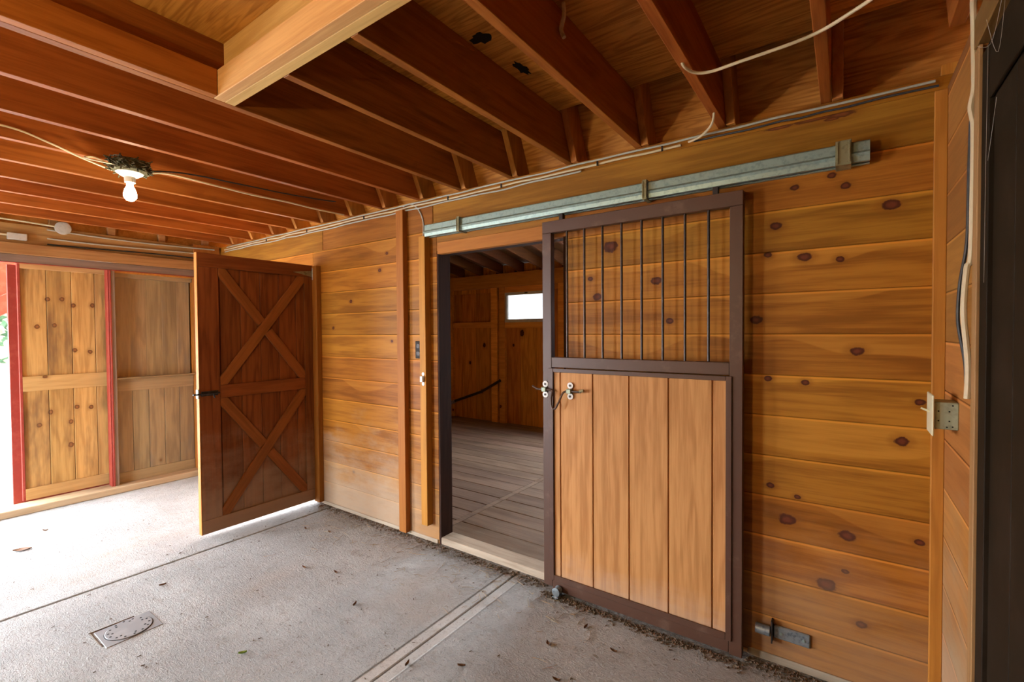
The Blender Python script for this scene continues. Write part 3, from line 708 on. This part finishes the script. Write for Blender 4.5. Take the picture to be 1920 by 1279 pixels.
# ---- small fittings on the wall
ob = thing('outlet', 'dark grey duplex electrical outlet on the boards left of the stall doorway', 'outlet', (-2.49, WY-.02, 1.37))
MB().box(-2.525, -2.458, WY-.03, WY, 1.31, 1.435).build('cover', M['outlet'], ob, bev=.004)
for z in (1.345, 1.40):
    MB().lathe((-2.4915, WY-.031, z), [(.017, -.002), (.015, .002)], 12, 'Y', smooth=False).build('socket', M['iron'], ob)
sk = thing('latch_strike', 'small white metal latch keeper on the pine doorway trim', 'latch keeper', (-2.42, WY-.06, 1.17))
MB().box(-2.43, -2.405, WY-.078, WY-.056, 1.15, 1.19).build('box', M['white'], sk, bev=.002)
for z in (1.135, 1.205): MB().lathe((-2.4175, WY-.057, z), [(.013, -.001), (.012, .002)], 12, 'Y', smooth=False).build('ear', M['white'], sk)
# light switch on right wall
sw_ = thing('light_switch', 'ivory switch plate on a pale green steel box by the right-hand corner', 'switch', (RX-.03, 2.15, 1.21))
SXF = .243
MB().box(SXF-.006, SXF, 2.075, 2.195, 1.142, 1.278).build('cover_plate', M['ivory'], sw_, bev=.002)
MB().tube([(SXF-.006, 2.135, 1.216), (SXF-.028, 2.135, 1.226)], .004, 8, smoothpath=False, taper=.7).build('toggle', M['ivory'], sw_)
bx = MB(); bx.box(SXF+.0005, RX, 2.09, 2.18, 1.165, 1.255); bo = bx.build('steel_box', M['boxg'], sw_, bev=.002)
for hx, hz in ((.255, 1.225), (.255, 1.193), (.282, 1.225), (.282, 1.193), (.29, 1.245), (.29, 1.175), (.276, 1.173)):
    MB().lathe((hx, 2.0895, hz), [(.0025, -.0007), (.0025, .0007)], 8, 'Y').build('punched_hole', M['hole'], bo)

# ---- bulb fixture
bf = thing('ceiling_bulb', 'lit bare bulb in a porcelain socket under a nest-covered box on the joists', 'light', (-3.20, .88, ZJ))
bxx, byy = -3.19, .90
zt_ = ZJ-.001
MB().lathe((bxx, byy, 0), [(.060, zt_), (.062, zt_-.02), (.062, zt_-.058), (.05, zt_-.062)], 20).build('junction_box', M['outlet'], bf)
nst = MB(); random.seed(3)
for k in range(150):
    a = random.random()*6.283; z = random.uniform(zt_-.066, zt_-.002); rd = .072+.016*random.random()
    c0 = Vector((bxx+rd*math.cos(a), byy+rd*math.sin(a), z)); v = Vector((random.gauss(0, 1), random.gauss(0, 1), random.gauss(0, .5))).normalized()*.022
    nst.tube([c0-v, c0+v], .0035, 5, smoothpath=False)
nst.lathe((bxx, byy, 0), [(.064, zt_-.001), (.078, zt_-.01), (.078, zt_-.06), (.064, zt_-.070)], 18)
nst.build('nest', M['nest'], bf)
zq = zt_-.072
MB().lathe((bxx, byy, 0), [(.035, zq+.012), (.062, zq+.01), (.062, zq), (.040, zq-.016), (.026, zq-.022), (.024, zq-.05), (.020, zq-.052)], 24).build('socket', M['white'], bf)
zc = zq-.054
MB().lathe((bxx, byy, 0), [(.014, zc), (.015, zc-.015), (.024, zc-.035), (.030, zc-.058), (.028, zc-.078), (.016, zc-.093), (.003, zc-.097)], 24).build('bulb', M['bulb'], bf)
MB().tube([(bxx+.03, byy, zq-.03), (bxx+.036, byy, zq-.045), (bxx+.036, byy, zq-.075)], .0015, 5).build('pull_chain', M['brass'], bf)
# the same kind of bulb hanging behind the camera on its cord
b2 = thing('hanging_bulb', 'bare bulb hanging on a cord in the aisle behind the viewpoint', 'light', (-1.55, -.75, 1.9))
MB().tube([(-1.55, -.75, 2.60), (-1.55, -.75, 1.98)], .004, 6, smoothpath=False).build('cord', M['blackc'], b2)
MB().lathe((-1.55, -.75, 2.655), [(.03, .035), (.04, 0), (.03, -.03)], 12).build('canopy', M['white'], b2)
MB().lathe((-1.55, -.75, 1.95), [(.012, .035), (.02, .02), (.02, -.02), (.015, -.022)], 14).build('socket', M['white'], b2)
MB().lathe((-1.55, -.75, 1.87), [(.014, .056), (.024, .03), (.032, 0), (.026, -.025), (.004, -.036)], 20).build('bulb', M['bulb2'], b2)
M['bulb2'].node_tree.nodes['Principled BSDF'].inputs['Emission Strength'].default_value = LAMP_E*18

# ---- boxes and cables on the end wall
db = thing('junction_box', 'grey rectangular junction box with conduit on the end wall beam', 'electrical box', (EX, .83, 2.32))
MB().box(EX-.01, EX+.03, .76, .875, 2.29, 2.345).build('cover', M['boxgrey'], db, bev=.004)
MB().tube([(EX+.01, .76, 2.325), (EX+.01, .2, 2.335), (EX+.01, -.6, 2.33)], .008, 8).build('conduit', M['ivory'], db)
rb = thing('round_junction_box', 'pale round box cover near the last joist on the end wall', 'electrical box', (EX+.1, 1.1, 2.44))
MB().lathe((EX+.02, 1.10, 2.435), [(.052, -.02), (.055, -.016), (.055, .006), (.045, .010)], 22, 'X').build('cover', M['boxgrey'], rb)
MB().tube([(EX+.02, 1.045, 2.44), (EX+.02, .8, 2.45), (EX+.02, .4, 2.455), (EX+.02, -.3, 2.45)], .007, 8).build('conduit', M['ivory'], rb)
def cable(pts, r, mat, label, name='cable', staples=()):
    o = MB().tube(pts, r, 8).build(name, mat, origin=pts[0]); tag(o, label, 'cable', None)
    for s in staples:
        sb = MB(); sb.box(s[0]-.004, s[0]+.004, s[1]-.004, s[1]+.004, s[2]-.012, s[2]+.012); sb.build('staple', M['iron'], o)
    return o
random.seed(11)
def run(xa, xb, z, y, amp, n=26, sag=0):
    return [(xa+(xb-xa)*i/n, y+random.uniform(-.3, 1)*amp*.3, z+random.uniform(-1, 1)*amp+sag*math.sin(i/n*math.pi)) for i in range(n+1)]
cable(run(-5.50, -.66, 2.406, WY-.012, .0045, 30), .006, M['cream'], 'thick cream cable stapled along the top of the board wall', staples=[(x_, WY-.019, 2.406) for x_ in (-4.6, -3.9, -3.1, -2.2, -1.75, -1.1, -.75)])
cable(run(-5.45, .27, 2.428, WY-.010, .003, 34), .0052, M['cream2'], 'grey cable running the full length of the wall top under the joists')
cable(run(-5.48, -1.2, 2.384, WY-.016, .0045, 24), .0050, M['cream2'], 'thin pale cable lowest of the bundle, left part of the wall top')
cable(run(-.60, .28, 2.408, WY-.008, .003, 12), .0045, M['blackc'], 'dark cable tucked along the wall top by the right-hand corner')
cable([(-.62, 2.352, 2.405), (-.56, 2.33, 2.41), (-.50, 2.27, 2.425), (-.475, 2.21, 2.45), (-.47, 2.15, 2.50), (-.47, 2.0, 2.56), (-.475, 1.85, 2.54), (-.480, 1.74, 2.48), (-.476, 1.74, 2.444),
       (-.455, 1.80, 2.440), (-.40, 1.815, 2.432), (-.30, 1.80, 2.428), (-.15, 1.795, 2.432), (-.07, 1.79, 2.440), (.0, 1.74, 2.437), (.09, 1.66, 2.435), (.22, 1.50, 2.44), (.29, 1.2, 2.44)],
      .0055, M['cream'], 'cream cable looping down from the loft and slung under the two right-hand joists')
cable([(-2.66, 2.374, 2.425), (-2.58, 2.374, 2.43), (-2.50, 2.372, 2.38), (-2.452, 2.372, 2.29), (-2.448, 2.37, 2.19), (-2.468, 2.372, 2.05), (-2.466, 2.374, 1.80), (-2.466, 2.374, 1.6), (-2.472, 2.374, 1.44)],
      .0055, M['cream2'], 'grey cable dropping from the wall top to the dark outlet')
cable([(-3.27, 2.30, 2.44), (-3.28, 2.05, 2.438), (-3.275, 1.85, 2.442), (-3.285, 1.6, 2.438), (-3.275, 1.35, 2.442), (-3.26, 1.1, 2.442), (-3.23, .97, 2.40), (-3.21, .95, 2.39)], .0055, M['cream'],
      'cable stapled under a joist from the bulb fixture towards the wall')
cable([(-3.31, 2.33, 2.55), (-3.286, 2.1, 2.52), (-3.284, 1.8, 2.50), (-3.284, 1.5, 2.49), (-3.28, 1.2, 2.475), (-3.25, 1.0, 2.43)], .0045, M['blackc'],
      'black cable on the side of the joist behind the bulb fixture')
cable([(-3.16, .83, 2.40), (-3.20, .74, 2.41), (-3.26, .73, 2.43), (-3.29, .78, 2.45), (-3.27, .85, 2.42)], .0045, M['cream'], 'short cable loop beside the nest-covered bulb fixture')
cable([(-3.25, .84, 2.39), (-3.30, .72, 2.437), (-3.285, .60, 2.47), (-3.283, .45, 2.50), (-3.283, .2, 2.48), (-3.283, -.2, 2.49)], .005, M['cream'], 'cable leaving the bulb fixture along the joist away from the wall')
for i, (z, a, m_, lbl) in enumerate([(2.405, .012, 'cream2', 'uppermost dull cable sagging along the end wall beam'), (2.34, .012, 'cream2', 'middle dull cable sagging along the end wall beam'), (2.29, .010, 'outlet', 'dark cable lowest on the end wall beam')]):
    pts = [(EX+.002, y, z-.0+a*math.sin(y*3+i)) for y in [1.0+.12*k for k in range(12)]]
    cable(pts, .006, M[m_], lbl)
# cables on the right wall
def rwp(pts, x0, yp=1.872):
    out = []
    for y_, z_ in pts: k_ = yp/y_; out.append((min(x0*k_, RX-.008), yp, 1.5+(z_-1.5)*k_))
    return out
cable([(.285, 1.60, 2.43), (.284, 1.80, 2.425)]+rwp([(1.80, 2.33), (1.775, 2.19), (1.785, 2.15), (1.825, 2.12), (1.805, 2.085), (1.775, 2.04), (1.78, 1.91), (1.797, 1.70), (1.849, 1.675), (1.887, 1.586), (1.883, 1.524), (1.834, 1.433), (1.817, 1.373), (1.83, 1.30)], .283),
      .0075, M['cream'], 'cream cable hanging down the right-hand wall into the switch box')
cable(rwp([(1.83, 2.081), (1.848, 1.931), (1.853, 1.797), (1.877, 1.724), (1.955, 1.639), (1.985, 1.542), (1.953, 1.485), (1.868, 1.401), (1.85, 1.341)], .284, 1.892), .0045, M['blackc'],
      'thin black cable bowing beside the cream one on the right-hand wall')
cable([(.296, 1.40, 2.46), (.292, 1.62, 2.44), (.288, 1.70, 2.42), (.284, 1.765, 2.385)], .006, M['cream'], 'second cream cable along the right-hand wall top, nearer the dark door')
wb = thing('cobweb', 'loose grey cobweb threads on the dark door and its head beam', 'cobweb', (.30, 1.6, 2.2))
for pts_ in ([(.300, 1.735, 2.24), (.296, 1.72, 1.9), (.297, 1.73, 1.62)], [(.29, 1.80, 2.27), (.292, 1.66, 2.21), (.29, 1.55, 2.26)], [(.296, 1.62, 2.06), (.295, 1.66, 1.98), (.296, 1.70, 1.93)], [(.29, 1.70, 2.29), (.294, 1.60, 2.16), (.292, 1.52, 2.29)]):
    MB().tube(pts_, .00035, 4).build('thread', M['cobweb'], wb)
# frayed rope end
rp_ = MB().tube([(-.84, 1.52, 2.688), (-.835, 1.515, 2.64), (-.85, 1.52, 2.60), (-.838, 1.52, 2.565)], .008, 8).build('rope_end', M['rope'], origin=(-.84, 1.52, 2.688))
tag(rp_, 'short frayed rope end hanging from the plywood ceiling', 'rope')
# dark torn holes in the plywood
random.seed(5)
for (hx, hy, rx, ry, l) in ((-1.21, 1.50, .045, .035, 'round dark torn patch in the plywood between two joists'), (-1.20, 1.785, .022, .06, 'long dark torn patch in the plywood, nearer the wall')):
    v = []; n_ = 18
    for k in range(n_):
        a = 2*math.pi*k/n_; q = random.uniform(.65, 1.2); v.append((hx+rx*q*math.cos(a), hy+ry*q*math.sin(a)))
    o = MB().prism(v, 'Z', ZL-.003, ZL-.0005).build('torn_patch', M['hole'], origin=(hx, hy, ZL)); tag(o, l, 'hole')

# ---- floor drain
dn = thing('floor_drain', 'round perforated drain lid set in a square plate in the concrete', 'drain', (-2.965, .79, 0))
MB().box(-3.065, -2.865, .675, .905, -.004, .0025).build('plate', M['drain'], dn, bev=.002)
MB().lathe((-2.965, .79, 0), [(.0985, .001), (.0985, .0032)], 40, smooth=False).build('ring', M['hole'], dn)
lid = MB().lathe((-2.965, .79, 0), [(.0955, .001), (.0955, .005), (.093, .0062)], 40, smooth=False).build('lid', M['drain'], dn)
q = MB()
for k in range(14):
    a = 2*math.pi*k/14
    for r0, da in ((.081, 0), (.066, .14)):
        if r0 < .07 and k % 2: continue
        MB().lathe((-2.965+r0*math.cos(a+da), .79+r0*math.sin(a+da), .0062), [(.0052, -.0005), (.0052, .0006)], 8).build('hole', M['hole'], lid)
dk = MB(); dk.tube([(-3.075, .66, .001), (-3.072, .76, .001), (-3.07, .84, .001)], .004, 5); dk.tube([(-3.07, .665, .001), (-2.98, .665, .001), (-2.90, .668, .001)], .003, 5)
dk.build('crack', M['debris'], dn)

# ---- dry leaves and litter
random.seed(21)
LV = [(-4.663, .661, 'dark clump of dry leaf litter near the end doorway'), (-4.973, .83, 'tan dry leaf by the end door sill'), (-3.309, 1.046, 'dark curled leaf beside the long floor joint, near the drain'),
      (-2.191, 1.574, 'curled leaf in the middle of the concrete slab'), (-2.808, 1.644, 'small leaf midway between drain and braced door'), (-2.58, 1.721, 'long twisted leaf near the foot of the left board wall'),
      (-1.393, 1.553, 'dark leaf scrap just right of the double floor joint'), (-1.60, 1.42, 'small dark scrap on the smooth joint border'), (-1.06, 2.12, 'reddish curled leaf against the barred door'),
      (-.872, 2.03, 'reddish leaf near the right half of the barred door'), (-1.15, 1.90, 'brown leaf scrap on the slab in front of the barred door'), (-1.0, 1.72, 'leaf scrap nearest the bottom of the frame'),
      (-3.15, 2.05, 'dark leaf in the shade behind the braced door'), (-3.35, 1.98, 'small leaf closest to the braced door foot'), (-2.291, 1.031, 'fresh yellow-green leaf on the concrete')]
for i, (x, y, l) in enumerate(LV):
    v = []; fcs = []; n_ = 6; a = random.random()*6.28; L = .018 if i != 0 else .05; W_ = .007 if i != 0 else .03
    for s in range(n_+1):
        t_ = s/n_; wd = W_*math.sin(math.pi*min(.98, t_+.02))
        for q in (-1, 0, 1):
            px = (t_-.5)*L*2; py = q*wd; pz = .002+abs(q)*.007+.008*(2*t_-1)**2*(1 if i % 2 else .5)
            v.append((x+px*math.cos(a)-py*math.sin(a), y+px*math.sin(a)+py*math.cos(a), pz))
    for s in range(n_):
        for q in (0, 1): b_ = s*3+q; fcs.append((b_, b_+1, b_+4, b_+3))
    # give the blade real thickness: duplicate lower skin
    k0 = len(v); v += [(p_[0], p_[1], p_[2]-.0012) for p_ in v]; fcs += [tuple(k0+z_ for z_ in f_)[::-1] for f_ in fcs]
    o = MB().add(v, fcs, smooth=True).build('dry_leaf', M['greenleaf'] if i == 14 else M['dryleaf'], origin=(x, y, 0))
    tag(o, l, 'leaf', 'fallen leaves on the concrete')
# chaff and dirt gathered along the foot of the wall: nobody could count it
lt_ = MB(); random.seed(9)
for k in range(1500):
    u = random.random()
    if u < .62: x = random.uniform(-1.4, .2); y = 2.36-abs(random.gauss(0, .045)) if x > -.36 else 2.30-abs(random.gauss(.0, .035))
    else: x = random.uniform(-3.7, -1.4); y = 2.365-abs(random.gauss(0, .035))
    if -1.42 < x < -.37 and y > 2.29: y = 2.29-random.random()*.03
    a = random.random()*6.28; L = random.uniform(.002, .009); s = random.uniform(.0012, .004)
    p0 = Vector((x, y, s*.8)); d2 = Vector((math.cos(a), math.sin(a), random.uniform(-.1, .3)))*L
    lt_.tube([p0-d2, p0+d2], s, 4, smoothpath=False)
for k in range(260):
    x = random.uniform(-4.6, .2); y = random.uniform(.5, 2.3)
    a = random.random()*6.28; L = random.uniform(.003, .008); s = random.uniform(.001, .0022)
    d2 = Vector((math.cos(a), math.sin(a), 0))*L; p0 = Vector((x, y, s))
    lt_.tube([p0-d2, p0+d2], s, 4, smoothpath=False)
tag(lt_.build('dirt', M['debris']), 'dark chaff and dirt gathered along the foot of the board wall', 'dirt', None, 'stuff')
st_ = MB()
for k in range(170):
    x = random.uniform(-3.6, -1.0); y = 2.32-abs(random.gauss(0, .22)); a = random.random()*6.28; L = random.uniform(.012, .04)
    p0 = Vector((x, y, .003)); d2 = Vector((math.cos(a), math.sin(a), .02))*L; b3 = Vector((random.gauss(0, .004), random.gauss(0, .004), 0))
    if (p0.y+abs(d2.y)) > 2.33 or (x > -1.47 and p0.y+abs(d2.y) > 2.27): continue
    st_.tube([p0-d2, p0+b3, p0+d2], .0011, 4)
tag(st_.build('straw_litter', M['straw']), 'thin straw stalks scattered on the concrete below the board wall', 'straw', None, 'stuff')

# ---- dark pole leaning in the stall corner
po = thing('leaning_pole', 'dark pole leaning across the back of the stall with a metal end', 'pole', (-5.3, 5.6, .4))
MB().tube([(-5.45, 5.85, .30), (-4.78, 5.87, .53), (-4.42, 5.90, .73)], .022, 8, smoothpath=False).build('shaft', M['iron'], po)
MB().tube([(-5.50, 5.85, .28), (-5.33, 5.85, .335)], .03, 8, smoothpath=False).build('metal_end', M['galvd'], po)

# ---- red eave and trees outside
re_ = thing('red_gable_eave', 'red painted gable overhang with curved lower edge outside the end doorway', 'eave', (-6.6, .3, 1.8))
pts = [(-1.2, 3.1), (-1.2, 1.1), (-.4, 1.22), (.1, 1.36), (.5, 1.52), (.83, 1.66), (1.1, 1.85), (1.5, 2.3), (1.5, 3.1)]
pin = [(1.6, 3.1), (1.6, 2.5), (1.1, 2.05), (.83, 1.86), (.5, 1.72), (.1, 1.56), (-.4, 1.42), (-1.2, 1.30), (-1.2, 3.1)]
MB().prism(pin[::-1], 'X', -6.64, -6.60).build('boarding', M['red'], re_)
for a, b_ in zip(pts[1:7], pts[2:8]):
    pass
edge = [(-1.2, 1.12), (-.4, 1.24), (.1, 1.38), (.5, 1.54), (.83, 1.68), (1.1, 1.87), (1.6, 2.32)]
up = [(y_, z_+.19) for y_, z_ in edge]
MB().prism(edge+up[::-1], 'X', -6.60, -6.57).build('fascia', M['red'], re_, bev=.003)
def tree(x, y, h_, r0, label, seed):
    random.seed(seed); t_ = thing('tree', label, 'tree', (x, y, -.06), 'trees beyond the end doorway')
    MB().tube([(x, y, -.06), (x+.1, y, h_*.5), (x, y+.1, h_*.9)], .12, 8, taper=.3).build('trunk', M['bark'], t_)
    c_ = MB()
    for k in range(900):
        v = Vector((random.gauss(0, 1), random.gauss(0, 1), random.gauss(0, 1))); v = v.normalized()*(random.random()**.4)
        p_ = Vector((x+v.x*r0, y+v.y*r0, h_*.58+v.z*h_*.45)); n1 = Vector((random.gauss(0, 1), random.gauss(0, 1), random.gauss(0, 1))).normalized(); n2 = n1.orthogonal().normalized(); s = .13
        n3 = n1.cross(n2)
        c_.add([p_-n1*s, p_+n2*s*.6, p_+n1*s, p_-n2*s*.6, p_+n3*.02], [(0, 1, 4), (1, 2, 4), (2, 3, 4), (3, 0, 4), (0, 3, 2, 1)])
    c_.build('crown', M['leafy'], t_)
tree(-18, 2.3, 4.4, 1.3, 'green tree outside, beside the red door edge', 1)
tree(-22, .2, 5.2, 2.2, 'green tree outside, further left of the red door edge', 2)
tree(-23, 4.6, 5.0, 1.8, 'green tree outside behind the plank doors', 4)

for o in bpy.data.objects:
    if '_o' in o: del o['_o']
